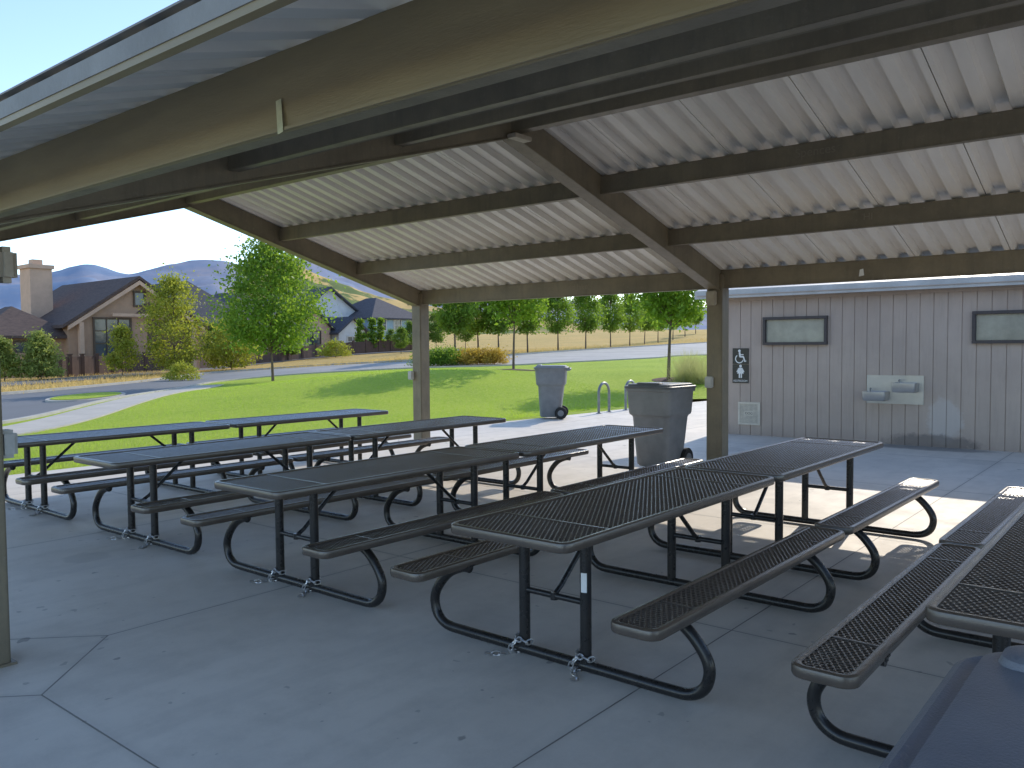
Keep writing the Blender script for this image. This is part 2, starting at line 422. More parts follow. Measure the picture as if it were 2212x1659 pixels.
def legframe():
    mb=MB(); x=0
    half=[(.60,.405),(.66,.40),(.76,.355),(.845,.27),(.885,.185),(.865,.095),(.79,.042),(.66,.034),(.4,.034)]
    path=[(x,a,z) for a,z in half]+[(x,0,.034)]+[(x,-a,z) for a,z in reversed(half)]
    mb.tube(catmull(path,5),.0285,14)
    for sy in(-1,1):
        mb.tube([(x,sy*.2,.05),(x,sy*.2,.715)],.030,16)
        mb.box((x,sy*.70,.418),(.06,.22,.008))
        mb.tube([(x,sy*.62,.402),(x,sy*.62,.415)],.03,12)
    mb.tube([(x,-.2,.36),(x,.2,.36)],.0165,10)
    mb.box((x,0,.717),(.05,.66,.012))
    mb.cyl((x,0,.36-.02),.022,.04,10)
    return mb.mesh("leg",[M['blk']],True)
lme=legframe()
for sx in(-1,1):
    o=link(bpy.data.objects.new("leg",lme),table_master); o.location=(sx*.81,0,0)
mb=MB(); mb.tube([(0,0,.365),(.06,0,.40),(.40,0,.69),(.44,0,.712)],.0145,10); brme=mb.mesh("brace",[M['blk']],True)
for sx in(-1,1):
    o=link(bpy.data.objects.new("brace",brme),table_master); o.location=(-sx*.81,0,0); o.rotation_euler=(0,0,0 if sx>0 else math.pi)
def chainmesh(seed,sgn):
    r_=random.Random(seed); mb=MB(); pts=[]
    for k in range(10):     # wrap over the ground rail beside the post
        a=-1.2+k/9*4.6
        pts.append((-.052*math.sin(a), .048+.018*math.sin(k*1.3), max(.04+.056*math.cos(a),.012)))
    for k in range(1,5): pts.append((-.045-.028*k*.9,.05+sgn*.024*k*r_.uniform(.5,1.2),.011))
    for k in range(7):      # collar round the post foot
        a=.3+k*.75; pts.append((.044*math.cos(a),.044*math.sin(a),.085+.012*math.sin(k*2.)))
    segs=[(i,i+1) for i in range(len(pts)-1) if i!=13]
    for i,j in segs:
        p=Vector(pts[i]); q=Vector(pts[j]); d=(q-p)
        if d.length<1e-4: continue
        d.normalize(); c=(p+q)/2
        s=Vector((0,0,1)) if i%2 else Vector((d.y,-d.x,.2))
        s=(s-d*s.dot(d)); s=s.normalized() if s.length>1e-3 else Vector((1,0,0))
        ring=[c+d*(.024*math.cos(2*math.pi*a/12))+s*(.0135*math.sin(2*math.pi*a/12)) for a in range(12)]
        mb.tube(ring,.0046,6,closed=True)
    return mb.mesh("chain",[M['chain']],True)
cme=[chainmesh(1,-1),chainmesh(5,1)]
chains=[]
for k,sy in enumerate((-.2,.2)):
    o=link(bpy.data.objects.new("chain",cme[k]),table_master); o.location=(-.81,sy,0); chains.append(o)
rows=[.33,2.55,4.77,6.99,9.21]
parts0=list(table_master.children)
first=True
tables={}
for ri,yy in enumerate(rows):
    for ci,xx in enumerate((4.28,6.79)):
        if first: t=table_master; first=False
        else:
            t=table_master.copy(); COL.objects.link(t)
            for p in parts0:
                if p in chains and ci==1: continue
                q=p.copy(); q.parent=t; COL.objects.link(q)
        t.location=(xx+random.uniform(-.012,.012),yy+random.uniform(-.02,.02),0)
        t.rotation_euler=(0,0,math.radians(random.uniform(-.45,.45)))
        t["category"]="picnic table"; t["group"]="picnic tables under the pavilion"
        t["label"]=("brown perforated metal picnic table with benches, legs chained, on concrete" if ci==0
                    else "brown perforated metal picnic table end to end with another on concrete")
        tables[(ri,ci)]=t
st=MB()
arc=[(.0318*math.cos(a),.0318*math.sin(a)) for a in np.linspace(math.radians(165),math.radians(225),7)]
vs=[(p[0],p[1],z) for z in(0,.10) for p in arc]; st.add(vs,[(i,i+1,i+8,i+7) for i in range(6)])
stp=st.obj("sticker",M['white'],tables[(1,0)],smooth=True)
stp.location=(-.81,-.2,.42); stp["label"]="white paper label on table post"

# ------------------------------------------------------------------ pavilion
RX=5.95
def Zs(x): return 3.858-(.2905 if x<RX else .28)*abs(x-RX)
pav=empty("pavilion",(0,0,0),0,"open brown steel picnic pavilion with tan corrugated gable roof","pavilion")
Y0,Y1=-1.35,10.8
XE0,XE1=1.12,10.84
prof=[]; y=Y0; k=0
per=.235
while y<Y1:
    if k%4==0: prof+=[(y,0),(y+.034,0),(y+.036,.035),(y+.042,.035),(y+.044,0),(y+.095,0)]
    else: prof+=[(y,0),(y+.095,0)]
    prof+=[(y+.116,.062),(y+.214,.062)]
    y+=per; k+=1
for (xa,xb) in((RX,XE0),(RX,XE1)):
    mb=MB()
    nseg=8
    for s_ in range(nseg+1):
        xx=xa+(xb-xa)*s_/nseg
        for (py,pz) in prof: mb.v.append((xx,py,Zs(xx)+pz))
    n=len(prof)
    for s_ in range(nseg):
        for i in range(n-1):
            mb.f.append((s_*n+i,s_*n+i+1,(s_+1)*n+i+1,(s_+1)*n+i)); mb.m.append(0)
    mb.obj("roof_panel",M['ceil_shade'] if xb<RX else M['ceil'],pav)
def beam(name,xc,w,zt,zb,mat,fl=0):
    mb=MB(); L=Y1-Y0-.06; ym=(Y0+Y1)/2
    mb.box((xc,ym,(zt+zb)/2),(w,L,zt-zb))
    if fl: mb.box((xc+fl*(w/2+.006),ym,zb+.006),(.012,L,.012))
    return mb.obj(name,mat,pav,bevel=.004)
EB=2.335; ET=Zs(1.566)-.004
mb=MB(); L_=Y1-Y0-.06; ym_=(Y0+Y1)/2
mb.box((1.566,ym_,(EB+ET)/2),(.012,L_,ET-EB)); mb.box((1.597,ym_,ET-.006),(.07,L_-.004,.010)); mb.box((1.555,ym_,EB+.006),(.012,L_-.002,.010))
mb.obj("eave_beam",M['beamlit'],pav)
mb=MB(); mb.box((1.600,ym_,EB+.006),(.054,L_-.004,.012)); mb.obj("beam_flange",M['steel'],pav)
beam("eave_beam",10.3,.10,Zs(10.25)-.004,2.41,M['steel'],-1)
for dx in(1.45,2.9):
    for sg in(-1,1):
        xx=RX+sg*dx; zt=Zs(xx+sg*.035)-.004
        beam("purlin",xx,.07,zt,zt-.19,M['steel'],-1 if sg>0 else 1)
beam("ridge_beam",RX,.11,Zs(RX-.06)-.004,Zs(RX)-.25,M['steel'])
for yy in(-.9,4.88,10.5):
    for sg,xc in((-1,1.6),(1,10.3)):
        a=RX; bX=xc-sg*.05
        mb=MB()
        t=.006
        mb.prism([(a,Zs(a)-t),(bX,Zs(bX)-t),(bX,Zs(bX)-.275),(a,Zs(a)-.275)],'y',yy-.07,yy+.07)
        mb.prism([(a,Zs(a)-.276),(bX,Zs(bX)-.276),(bX,Zs(bX)-.290),(a,Zs(a)-.290)],'y',yy-.085,yy+.085)
        mb.obj("rafter",M['steel'],pav,bevel=.004)
        cxx=1.555 if sg<0 else xc; cyy=yy+.05 if sg<0 else yy
        hh=2.5 if sg<0 else 2.6
        mb=MB(); mb.box((cxx,cyy,hh/2),(.22,.22,hh)); c=mb.obj("column",M['steel'],pav,bevel=.012)
        mb=MB(); mb.box((cxx,cyy,.006),(.26,.26,.016))
        mb.obj("base_plate",M['steel'],pav)
mb=MB(); mb.box((XE0-.012,(Y0+Y1)/2,Zs(XE0)+.018),(.022,Y1-Y0+.04,.055)); mb.box((XE0+.03,(Y0+Y1)/2,Zs(XE0)+.068),(.11,Y1-Y0+.04,.006)); mb.obj("fascia",M['fascia'],pav)
mb=MB(); mb.box((XE0-.004,(Y0+Y1)/2,Zs(XE0)-.020),(.03,Y1-Y0+.03,.022)); mb.obj("drip_edge",M['beamlit'],pav)
mb=MB(); mb.box((XE1+.012,(Y0+Y1)/2,Zs(XE1)+.012),(.022,Y1-Y0+.04,.08)); mb.obj("fascia",M['fascia'],pav)
for yy in(Y0-.02,Y1+.02):
    for xb in(XE0,XE1):
        mb=MB(); mb.prism([(RX,Zs(RX)+.075),(xb,Zs(xb)+.075),(xb,Zs(xb)-.05),(RX,Zs(RX)-.05)],'y',yy-.012,yy+.012); mb.obj("gable_trim",M['steel'],pav)
mb=MB(); mb.prism([(RX-.2,Zs(RX-.2)+.068),(RX,Zs(RX)+.078),(RX+.2,Zs(RX+.2)+.068),(RX,Zs(RX)+.09)],'y',Y0-.02,Y1+.02); mb.obj("ridge_cap",M['fascia'],pav)
def ebox(name,c,d,mat,bev=.012):
    mb=MB(); mb.box((0,0,0),d); o=mb.obj(name,mat,pav,bevel=bev,smooth=True); o.location=c; return o
ebox("junction_box",(1.715,4.86,2.12),(.10,.11,.19),M['beige'],.03)
ebox("outlet_cover",(1.70,4.90,1.17),(.09,.12,.15),M['boxgrey'],.02)
ebox("junction_box",(10.15,4.90,2.28),(.07,.13,.19),M['beige'])
ebox("outlet_cover",(10.15,4.93,1.17),(.08,.10,.15),M['boxgrey'])
ebox("outlet_cover",(10.15,10.60,1.17),(.08,.10,.15),M['boxgrey'])
ebox("light_fixture",(RX-.02,4.74,Zs(RX)-.305),(.24,.10,.04),M['beige'],.006)
mb=MB(); mb.add([(1.545,2.16,2.33),(1.543,2.185,2.325),(1.549,2.20,2.43),(1.553,2.178,2.435)],[(0,1,2,3)]); mb.obj("tape_strip",mk("yellowed_tape",(.6,.58,.35),None,20,.4),pav)

# ------------------------------------------------------------------ restroom building
def wallmat():
    N=NT("grey_mauve_board_siding"); co=N.coord()
    mp=N.new("ShaderNodeMapping"); mp.inputs["Scale"].default_value=(1,6,.5); N.l(co,mp.inputs[0])
    n1=N.noise(1.0,5,.6,co); n2=N.noise(3,7,.7,mp.outputs[0])
    c=N.mix(N.ramp(n1,.35,.65),(.50,.405,.34),(.43,.345,.29)); c=N.mix(N.math('MULTIPLY',N.ramp(n2,.5,.8),.5),c,(.32,.26,.22))
    sx=N.new("ShaderNodeSeparateXYZ"); N.l(co,sx.inputs[0])
    def blob(cy,cz,ry,rz,w=.5):
        a=N.math('DIVIDE',N.math('SUBTRACT',sx.outputs[1],cy),ry); b_=N.math('DIVIDE',N.math('SUBTRACT',sx.outputs[2],cz),rz)
        q=N.math('ADD',N.math('MULTIPLY',a,a),N.math('MULTIPLY',b_,b_))
        q=N.math('ADD',q,N.math('MULTIPLY',N.math('SUBTRACT',N.noise(5,6,.7,co),.5),2.4))
        return N.math('SUBTRACT',1,N.ramp(q,.55,1.05),clamp=True)
    c=N.mix(N.math('MULTIPLY',blob(3.0,.42,.28,.38),.35),c,(.62,.61,.60))
    c=N.mix(N.math('MULTIPLY',blob(3.2,.05,.75,.16),.7),c,(.15,.13,.12))
    lo=N.math('SUBTRACT',1,N.ramp(N.math('ADD',sx.outputs[2],N.math('MULTIPLY',n2,.2)),.1,.35),clamp=True)
    c=N.mix(N.math('MULTIPLY',lo,.35),c,(.20,.165,.15))
    N.l(c,N.b.inputs["Base Color"]); N.b.inputs["Roughness"].default_value=.75
    N.bump(n2,.5,.01); return N.mat
M['wall']=wallmat()
rb=empty("restroom_building",(0,0,0),0,"low grey board-sided restroom building with metal roof edge","building")
WX=14.5; YL,YH=-9,6.88
mb=MB(); pts=[]; y=YL
while y<YH-.25:
    w=.203
    pts+=[(y,0),(y+w-.014,0),(y+w-.011,.012),(y+w-.003,.012)]; y+=w
pts.append((YH,0))
nn=len(pts)
mb.v=[(WX+d,yy,0.0) for yy,d in pts]+[(WX+d,yy,2.6) for yy,d in pts]
mb.f=[(i,i+1,nn+i+1,nn+i) for i in range(nn-1)]; mb.m=[0]*(nn-1)
mb.box(((WX+.02+21)/2,(YL+YH)/2,1.29),(21-WX-.02,YH-YL-.002,2.58))
mb.prism([(WX,2.58),(21,2.58),(17.75,3.4)],'y',YL+.01,YH-.01)
mb.obj("wall",M['wall'],rb)
mb=MB()
mb.prism([(14.2,2.60),(17.75,3.49),(21.3,2.60),(21.3,2.66),(17.75,3.55),(14.2,2.66)],'y',YL-.3,YH+.3)
mb.box((14.19,(YL+YH)/2,2.585),(.03,YH-YL+.6,.15))
mb.obj("roof",M['whitemetal'],rb)
mb=MB(); mb.box((WX-.02,(YL+YH)/2,2.50),(.03,YH-YL,.08)); mb.box((WX-.1,(YL+YH)/2,2.565),(.5,YH-YL+.5,.012)); mb.obj("soffit_trim",M['wall'],rb)
mb=MB(); mb.box((WX-.012,YH-.05,1.28),(.03,.1,2.5)); mb.obj("corner_trim",M['wall'],rb)
for (ya,yb) in((4.83,5.97),(1.48,2.62)):
    w=empty("window"); w.parent=rb
    za,zb=1.65,2.15; mb=MB(); t=.05
    mb.box((WX-.035,(ya+yb)/2,zb-t/2),(.09,yb-ya,t)); mb.box((WX-.035,(ya+yb)/2,za+t/2),(.09,yb-ya,t))
    mb.box((WX-.034,ya+t/2,(za+zb)/2),(.088,t,zb-za-2*t)); mb.box((WX-.034,yb-t/2,(za+zb)/2),(.088,t,zb-za-2*t))
    mb.obj("frame",M['frame'],w,bevel=.004)
    mb=MB(); mb.box((WX-.012,(ya+yb)/2,(za+zb)/2),(.02,yb-ya-2*t-.004,zb-za-2*t-.004)); mb.obj("pane",M['glass'],w)

WM=Matrix(((0,0,-1),(-1,0,0),(0,1,0)))
def wallframe(name,y,z,label,cat):
    e=bpy.data.objects.new(name,None); COL.objects.link(e)
    e.matrix_world=Matrix.Translation((WX-.003,y,z))@WM.to_4x4(); e.empty_display_size=.1
    return tag(e,label,cat)
def textmesh(name,s,size,mat,parent,loc):
    cu=bpy.data.curves.new(name,'FONT'); cu.body=s; cu.size=size; cu.align_x='CENTER'; cu.align_y='CENTER'; cu.extrude=.0008
    o=bpy.data.objects.new("t",cu); COL.objects.link(o)
    bpy.context.view_layer.update()
    me=bpy.data.meshes.new_from_object(o.evaluated_get(bpy.context.evaluated_depsgraph_get()))
    bpy.data.objects.remove(o); me.materials.clear(); me.materials.append(mat)
    q=link(bpy.data.objects.new(name,me),parent); q.location=loc; return q
class S2:
    def __init__(s,z): s.mb=MB(); s.z=z
    def poly(s,pts):
        s.z+=.0005; s.mb.prism(pts,'z',s.z-.0015,s.z)
    def stroke(s,p,q,w):
        d=Vector((q[0]-p[0],q[1]-p[1])).normalized(); nx_,ny_=-d.y*w/2,d.x*w/2
        s.poly([(p[0]+nx_,p[1]+ny_),(q[0]+nx_,q[1]+ny_),(q[0]-nx_,q[1]-ny_),(p[0]-nx_,p[1]-ny_)])
    def disc(s,c,r): s.poly([(c[0]+r*math.cos(a),c[1]+r*math.sin(a)) for a in np.linspace(0,2*math.pi,20,endpoint=False)])
    def arc(s,c,r,w,a0,a1,n=16):
        for i in range(n):
            t0=math.radians(a0+(a1-a0)*i/n); t1=math.radians(a0+(a1-a0)*(i+1)/n)
            s.poly([(c[0]+(r-w/2)*math.cos(t0),c[1]+(r-w/2)*math.sin(t0)),(c[0]+(r+w/2)*math.cos(t0),c[1]+(r+w/2)*math.sin(t0)),(c[0]+(r+w/2)*math.cos(t1),c[1]+(r+w/2)*math.sin(t1)),(c[0]+(r-w/2)*math.cos(t1),c[1]+(r-w/2)*math.sin(t1))])
sg=wallframe("restroom_sign",6.41,1.275,"black restroom sign with white wheelchair and woman symbols","sign")
for (v0,v1,nm) in((.030,.32,"plate"),(-.32,.022,"plate")):
    mb=MB(); mb.prism([(-.155,v0),(.155,v0),(.155,v1),(-.155,v1)],'z',0,.012); mb.obj(nm,M['black'],sg)
S=S2(.013)
c=.172
S.disc((-.022,c+.100),.025); S.stroke((-.018,c+.074),(-.010,c-.006),.034); S.stroke((-.01,c+.030),(.058,c+.030),.019)
S.stroke((-.018,c-.008),(.060,c-.008),.027); S.stroke((.054,c-.004),(.084,c-.092),.027); S.stroke((.074,c-.094),(.112,c-.084),.019)
S.arc((-.018,c-.044),.076,.019,128,345)
S.mb.obj("wheelchair_symbol",M['white'],sg)
S=S2(.013)
c=-.108
S.disc((0,c+.100),.026); S.poly([(-.028,c+.070),(.028,c+.070),(.064,c-.038),(-.064,c-.038)])
S.stroke((-.030,c+.064),(-.070,c-.01),.018); S.stroke((.030,c+.064),(.070,c-.01),.018)
S.stroke((-.019,c-.03),(-.019,c-.118),.025); S.stroke((.019,c-.03),(.019,c-.118),.025)
S.mb.obj("woman_symbol",M['white'],sg)
textmesh("lettering","RESTROOM",.052,M['white'],sg,(0,-.282,.0145))

vp=wallframe("vent_panel",6.24,.40,"cream framed square grille panel low on the siding","vent")
mb=MB(); 
for a,b_,c_,d_ in((0,.19,.42,.035),(0,-.19,.42,.035)): mb.prism([(a-c_/2,b_-d_/2),(a+c_/2,b_-d_/2),(a+c_/2,b_+d_/2),(a-c_/2,b_+d_/2)],'z',0,.025)
for a in(-.192,.192): mb.prism([(a-.018,-.172),(a+.018,-.172),(a+.018,.172),(a-.018,.172)],'z',0,.025)
M['cream']=mk("cream_paint",(.66,.60,.50),(.55,.50,.42),8,.5)
mb.obj("frame",M['cream'],vp)
mb=MB(); mb.prism([(-.173,-.171),(.173,-.171),(.173,.171),(-.173,.171)],'z',0,.004); mb.obj("backing",M['frame'],vp)
mb=MB()
for i in range(14):
    q=-.16+i*.0246
    mb.prism([(-.172,q-.0075),(.172,q-.0075),(.172,q+.0075),(-.172,q+.0075)],'z',.006,.012)
    mb.prism([(q-.0075,-.170),(q+.0075,-.170),(q+.0075,.170),(q-.0075,.170)],'z',.0125,.017)
mb.prism([(-.085,-.04),(.085,-.04),(.085,.04),(-.085,.04)],'z',.0172,.020)
mb.obj("grille",M['cream'],vp)
textmesh("lettering","DOG",.062,M['black'],vp,(0,0,.0215))

df=wallframe("drinking_fountain",3.74,.905,"double stainless steel drinking fountain mounted on grey siding","drinking fountain")
mb=MB(); mb.prism([(-.44,-.235),(.44,-.235),(.44,.235),(-.44,.235)],'z',0,.02); mb.obj("back_plate",M['stain'],df,bevel=.004)
for (u,v) in((-.26,-.09),(.19,.06)):
    mb=MB(); rings=[]
    for (zz,sc) in((-.09,.90),(-.06,.98),(.05,1),(.06,1)):
        rings.append([(u+p[0]*sc,v+zz,.15+p[1]*sc) for p in rrect(.36,.27,.03,4)])
    rings.append([(u+p[0]*.90,v+.058,.15+p[1]*.90) for p in rrect(.36,.27,.03,4)])
    rings.append([(u+p[0]*.75,v+.02,.15+p[1]*.75) for p in rrect(.36,.27,.03,4)])
    mb.loft(rings); mb.obj("basin",M['stain'],df,smooth=True)
    mb=MB(); mb.tube([(u-.1,v+.04,.1),(u-.1,v+.09,.1),(u-.09,v+.11,.13),(u-.07,v+.11,.16)],.012,8); mb.obj("bubbler",M['galv'],df,smooth=True)

def chalk(s,x,y,z,size):
    q=textmesh("chalk_writing",s,size,M['chalk'],pav,(0,0,0)); q.matrix_local=Matrix.Translation((x-.002,y,z))@WM.to_4x4()
chalk("Spences",RX+1.45-.035,2.58,Zs(7.4)-.10,.11)
chalk("HI",RX+2.9-.035,2.55,Zs(8.85)-.10,.10)
chalk("und Jake",10.25,7.13,2.54,.12)
mb=MB(); mb.add([(10.243,3.06,2.46),(10.244,3.00,2.47),(10.243,3.01,2.55),(10.243,3.05,2.54)],[(0,1,2,3)]); mb.obj("paper_scrap",M['white'],pav)

# ------------------------------------------------------------------ wheeled carts
def cart(loc,rot,bodymat,lidmat,label,hs=1.0,hw=.36):
    e=empty("wheeled_trash_cart",loc,math.radians(rot),label,"trash cart","wheeled trash carts")
    mb=MB(); R=[]
    for z,w,l,cx_ in((.04,.42,.44,-.02),(.07,.47,.49,-.02),(.40,.53,.545,-.01),(.66,.575,.58,0),(.685,.60,.60,0),(.70,.65,.635,0),(.73,.665,.65,0),(.90,.69,.67,0),(.99,.70,.68,0),(1.005,.735,.705,0),(1.035,.735,.705,0),(1.035,.68,.65,0)):
        R.append(rrect(w,l,.09,6,z*hs,cx_))
    mb.loft(R); mb.obj("body",bodymat,e,smooth=True)
    mb=MB()
    R=[rrect(.76,.73,.10,7,1.03*hs),rrect(.775,.745,.10,7,1.042*hs),rrect(.765,.735,.10,7,1.056*hs),rrect(.74,.71,.09,7,1.062*hs),rrect(.715,.685,.08,7,1.058*hs),rrect(.69,.66,.075,7,1.060*hs),rrect(.675,.645,.07,7,1.082*hs),rrect(.64,.61,.07,7,1.088*hs),rrect(.30,.30,.06,7,1.093*hs)]
    mb.loft(R)
    lid=mb.obj("lid",lidmat,e,smooth=True)
    mb=MB(); R=[rrect(.12,hw+.02,.04,4,1.078*hs,-.27),rrect(.105,hw,.04,4,1.100*hs,-.27),rrect(.080,hw-.03,.03,4,1.106*hs,-.27),rrect(.06,hw-.08,.02,4,1.107*hs,-.27)]; mb.loft(R); mb.obj("handle",lidmat,lid,smooth=True)
    mb=MB(); mb.tube([(.43,-.28,1.02*hs),(.43,.28,1.02*hs)],.018,10)
    for s in(-.27,0,.27): mb.box((.39,s,1.01*hs),(.09,.03,.06))
    mb.obj("handle",bodymat,e,smooth=True)
    for s in(-1,1):
        w=MB(); w.tube([(.23,s*.24,.14),(.23,s*.30,.14)],.14,24); o=w.obj("wheel",M['rubber'],e,smooth=True,bevel=.012)
        w=MB(); w.tube([(.23,s*.301,.14),(.23,s*.308,.14)],.07,16); w.obj("hub",M['cart'],o)
    w=MB(); w.tube([(.23,-.26,.14),(.23,.26,.14)],.012,8); w.obj("axle",M['galv'],e)
    return e
cart((15.3,11.35,0),-58,M['cart'],M['cart'],"grey wheeled trash cart standing on the walk beside the lawn",1.12)
cart((9.90,5.52,0),-2,M['cart'],M['cartd'],"grey wheeled trash cart with dark lid beside pavilion column",1.06)
cart((1.335,-.055,0),180,M['cart'],M['lidblue'],"blue-grey lidded wheeled cart standing by the end of a table",1.04,.58)

for (x,y) in((17.3,11.22),(18.6,11.25)):
    e=empty("bike_rack",(x,y,0),math.radians(5),"galvanised inverted U bike rack on the walk","bike rack","bike racks by the restroom")
    mb=MB(); P=[(-.27,0,0),(-.27,0,.5)]+[(-.27+.27*(1-math.cos(a)),0,.5+.24*math.sin(a)) for a in np.linspace(.2,math.pi-.2,9)]+[(.27,0,.5),(.27,0,0)]
    mb.tube(P,.034,10); mb.obj("hoop",M['galv'],e,smooth=True)
    for s in(-.27,.27):
        mb=MB(); mb.cyl((s,0,.001),.07,.012,14); mb.obj("foot_plate",M['galv'],e)

# ------------------------------------------------------------------ vegetation
def leafmesh(name,Cn,size,mat,elong=1.6):
    n=len(Cn); a=rng.normal(size=(n,3)); 
    a/=np.linalg.norm(a,axis=1,keepdims=True)
    b_=rng.normal(size=(n,3)); b_-=a*np.sum(a*b_,1,keepdims=True); b_/=np.linalg.norm(b_,axis=1,keepdims=True)
    s=size*rng.uniform(.6,1.3,(n,1))
    V=np.empty((n,4,3)); V[:,0]=Cn-a*s*elong/2; V[:,1]=Cn+b_*s/2; V[:,2]=Cn+a*s*elong/2; V[:,3]=Cn-b_*s/2
    me=bpy.data.meshes.new(name); me.from_pydata(V.reshape(-1,3).tolist(),[],np.arange(4*n).reshape(-1,4).tolist())
    me.materials.append(mat); return me
def treemeshes(Ht,W,cb,nl,ls,mat,shape='round',tr=.07,ncl=90,seed=0):
    r_=np.random.default_rng(seed); mb=MB()
    lean=r_.uniform(-.03,.03,2)*Ht
    mb.tube(catmull([(0,0,-.15),(lean[0]*.2,lean[1]*.2,cb*.5),(lean[0]*.5,lean[1]*.5,cb),(lean[0],lean[1],Ht*.8)],4),
            list(np.linspace(tr,tr*.25,13)),8)
    ch=Ht-cb; cl=[]
    for k in range(ncl):
        u=r_.uniform(0,1)
        if shape=='round': rad=W/2*math.sin(math.pi*min(max((u*.93+.05),0),1))**.6
        elif shape=='egg': rad=W/2*(math.sin(math.pi*(u**.75*.95+.03))**.75)
        elif shape=='cone': rad=W/2*(1-u)**.8*(.6+.4*min(1,u*8))+.05
        else: rad=W/2*math.sqrt(max(0,1-u*u))
        a=r_.uniform(0,2*math.pi); q=rad*math.sqrt(r_.uniform(.12,1))*r_.uniform(.8,1.12)
        p=(q*math.cos(a)+lean[0]*.7,q*math.sin(a)+lean[1]*.7,cb+ch*u)
        cl.append(p)
        if k%5==0 and shape!='dome':
            z0=max(cb*.85,p[2]-abs(q)*.9-.1); mb.tube([(lean[0]*.5,lean[1]*.5,min(z0,Ht*.75)),((p[0])*.5,(p[1])*.5,(z0+p[2])/2+.05),p],[tr*.4,tr*.25,tr*.08],5)
    cl=np.array(cl); per_=nl//ncl; cs=W*.085+.06
    sig=cs*r_.uniform(.6,1.3,(ncl,1,1))
    Cn=(cl[:,None,:]+r_.normal(size=(ncl,per_,3))*sig*np.array([1,1,.75])).reshape(-1,3)
    Cn=Cn[Cn[:,2]>(.03 if shape=='dome' else cb*.8)]
    return mb.mesh("trunk",[M['bark']],True), leafmesh("crown",Cn,ls,mat,2.4 if shape=='cone' else 1.6)
def place(ms,x,y,name="tree",label="leafy tree",cat="tree",group=None,rot=0,sc=1,sz=None):
    e=empty(name,(x,y,H(x,y)-.02),rot,label,cat,group); e.scale=(sc,sc,sz or sc)
    link(bpy.data.objects.new("trunk" if name!="shrub" else "stem",ms[0]),e); link(bpy.data.objects.new("crown" if name!="shrub" else "foliage",ms[1]),e)
    return e
at=site
place(treemeshes(6.3,4.5,1.55,15000,.105,M['leaf'],'egg',.075,160,1),*at(55.4,39.6),label="full green maple tree with slim trunk on the lawn edge")
place(treemeshes(6.1,3.7,.35,9500,.11,M['leafy'],'egg',.09,120,2),*at(61.4,58.5),label="yellow-green tree branching near the ground by the road")
place(treemeshes(2.6,2.4,.15,5000,.09,M['pine'],'cone',.06,80,3),*at(68.9,54),"pine_tree","small bushy pine tree in dry grass",'tree')
place(treemeshes(2.9,1.7,.3,3500,.10,M['leafy'],'egg',.05,60,4),*at(64.5,58),label="small slender yellow-green tree before the brown house")
place(treemeshes(3.2,3.6,.2,5000,.12,M['leafy'],'egg',.06,80,5),*at(58.0,60),label="low spreading yellow-green tree near the fence")
mshrub=treemeshes(1.3,2.6,.02,2600,.10,M['leafy'],'dome',.03,50,6)
mshrubg=treemeshes(.75,1.7,.02,2600,.07,M['leaf'],'dome',.03,50,7)
mshrubo=treemeshes(.65,1.5,.02,2600,.06,M['orange'],'dome',.03,50,8)
place(mshrub,*at(51.3,80),"shrub","rounded yellow-green shrub by the fence","shrub")
place(mshrub,*at(61.0,47),"shrub","low green shrub beside the road","shrub",sc=.6)
for bb,r in((45.2,44.3),(44.2,44.6),(43.4,44.2),):
    place(mshrubg,*at(bb,r),"shrub","low green shrub in roadside planting bed","shrub","shrubs in the planting bed",rot=r)
for bb,r in((42.0,43.6),(41.2,43.9),(40.5,43.4),(42.6,45)):
    place(mshrubo,*at(bb,r),"shrub","low golden shrub in roadside planting bed","shrub","shrubs in the planting bed",rot=r*3)
place(treemeshes(5.6,3.0,2.1,8500,.105,M['leaf'],'round',.055,110,9),*at(39.2,32.3),label="young tree with slim trunk in a ring of mulch on lawn")
place(treemeshes(5.4,2.9,2.15,8500,.10,M['leaf'],'round',.075,110,10),*at(28.6,30.5),label="tree with sturdy trunk on lawn near the restroom")
for (bb,r,rr) in((39.2,32.3,.95),(28.6,30.5,.6)):
    x,y=at(bb,r); mb=MB(); n=30; ring=[(x+rr*math.cos(a),y+rr*math.sin(a)) for a in np.linspace(0,2*math.pi,n,endpoint=False)]
    vs=[(p[0],p[1],H(*p)+.015) for p in ring]+[(x,y,H(x,y)+.05)]
    mb.add(vs,[(i,(i+1)%n,n) for i in range(n)]); tag(mb.obj("mulch",M['mulch']),kind="stuff")
var=[treemeshes(5.5,3.0,1.75,6000,.13,M['leaf'],'egg',.08,85,20+i) for i in range(3)]
vard=[treemeshes(5.0,3.1,1.2,5200,.14,M['leafd'],'egg',.07,80,30+i) for i in range(2)]
row=[(43.2,57,1.08),(41.6,60,1.05),(40.2,58.5,1.0),(38.2,62,.98),(36.1,68,.95),(34.2,73.5,.97),(32.5,79.5,.97),(31.2,88,.97),(30.2,98,.97),(29.3,108,.97),(28.3,120,.97),(27.5,132,.97),(26.8,146,.97)]
for i,(bb,r,s) in enumerate(row):
    ms=var[i%3]
    place(ms,*at(bb,r),label="street tree with oval crown in a row along the road",group="street trees along the kerb",rot=i*1.7,sc=s)
for i,(bb,r,s) in enumerate([(44.5,84,.7),(46.3,92,.6),(47.6,94,.45),(49.5,96,.4),(42.5,90,.7),(46.9,76,.45)]):
    place(vard[i%2],*at(bb,r),label="dark green garden tree before the houses",group="garden trees by the houses",rot=i*2.1,sc=s)
pop=treemeshes(3.6,.9,.3,2500,.13,M['leaf'],'egg',.05,40,40)
for i,(bb,r) in enumerate([(49.6,90),(48.2,92),(48.8,91)]):
    place(pop,*at(bb,r),label="narrow columnar tree by the blue house",group="columnar garden trees",rot=i)
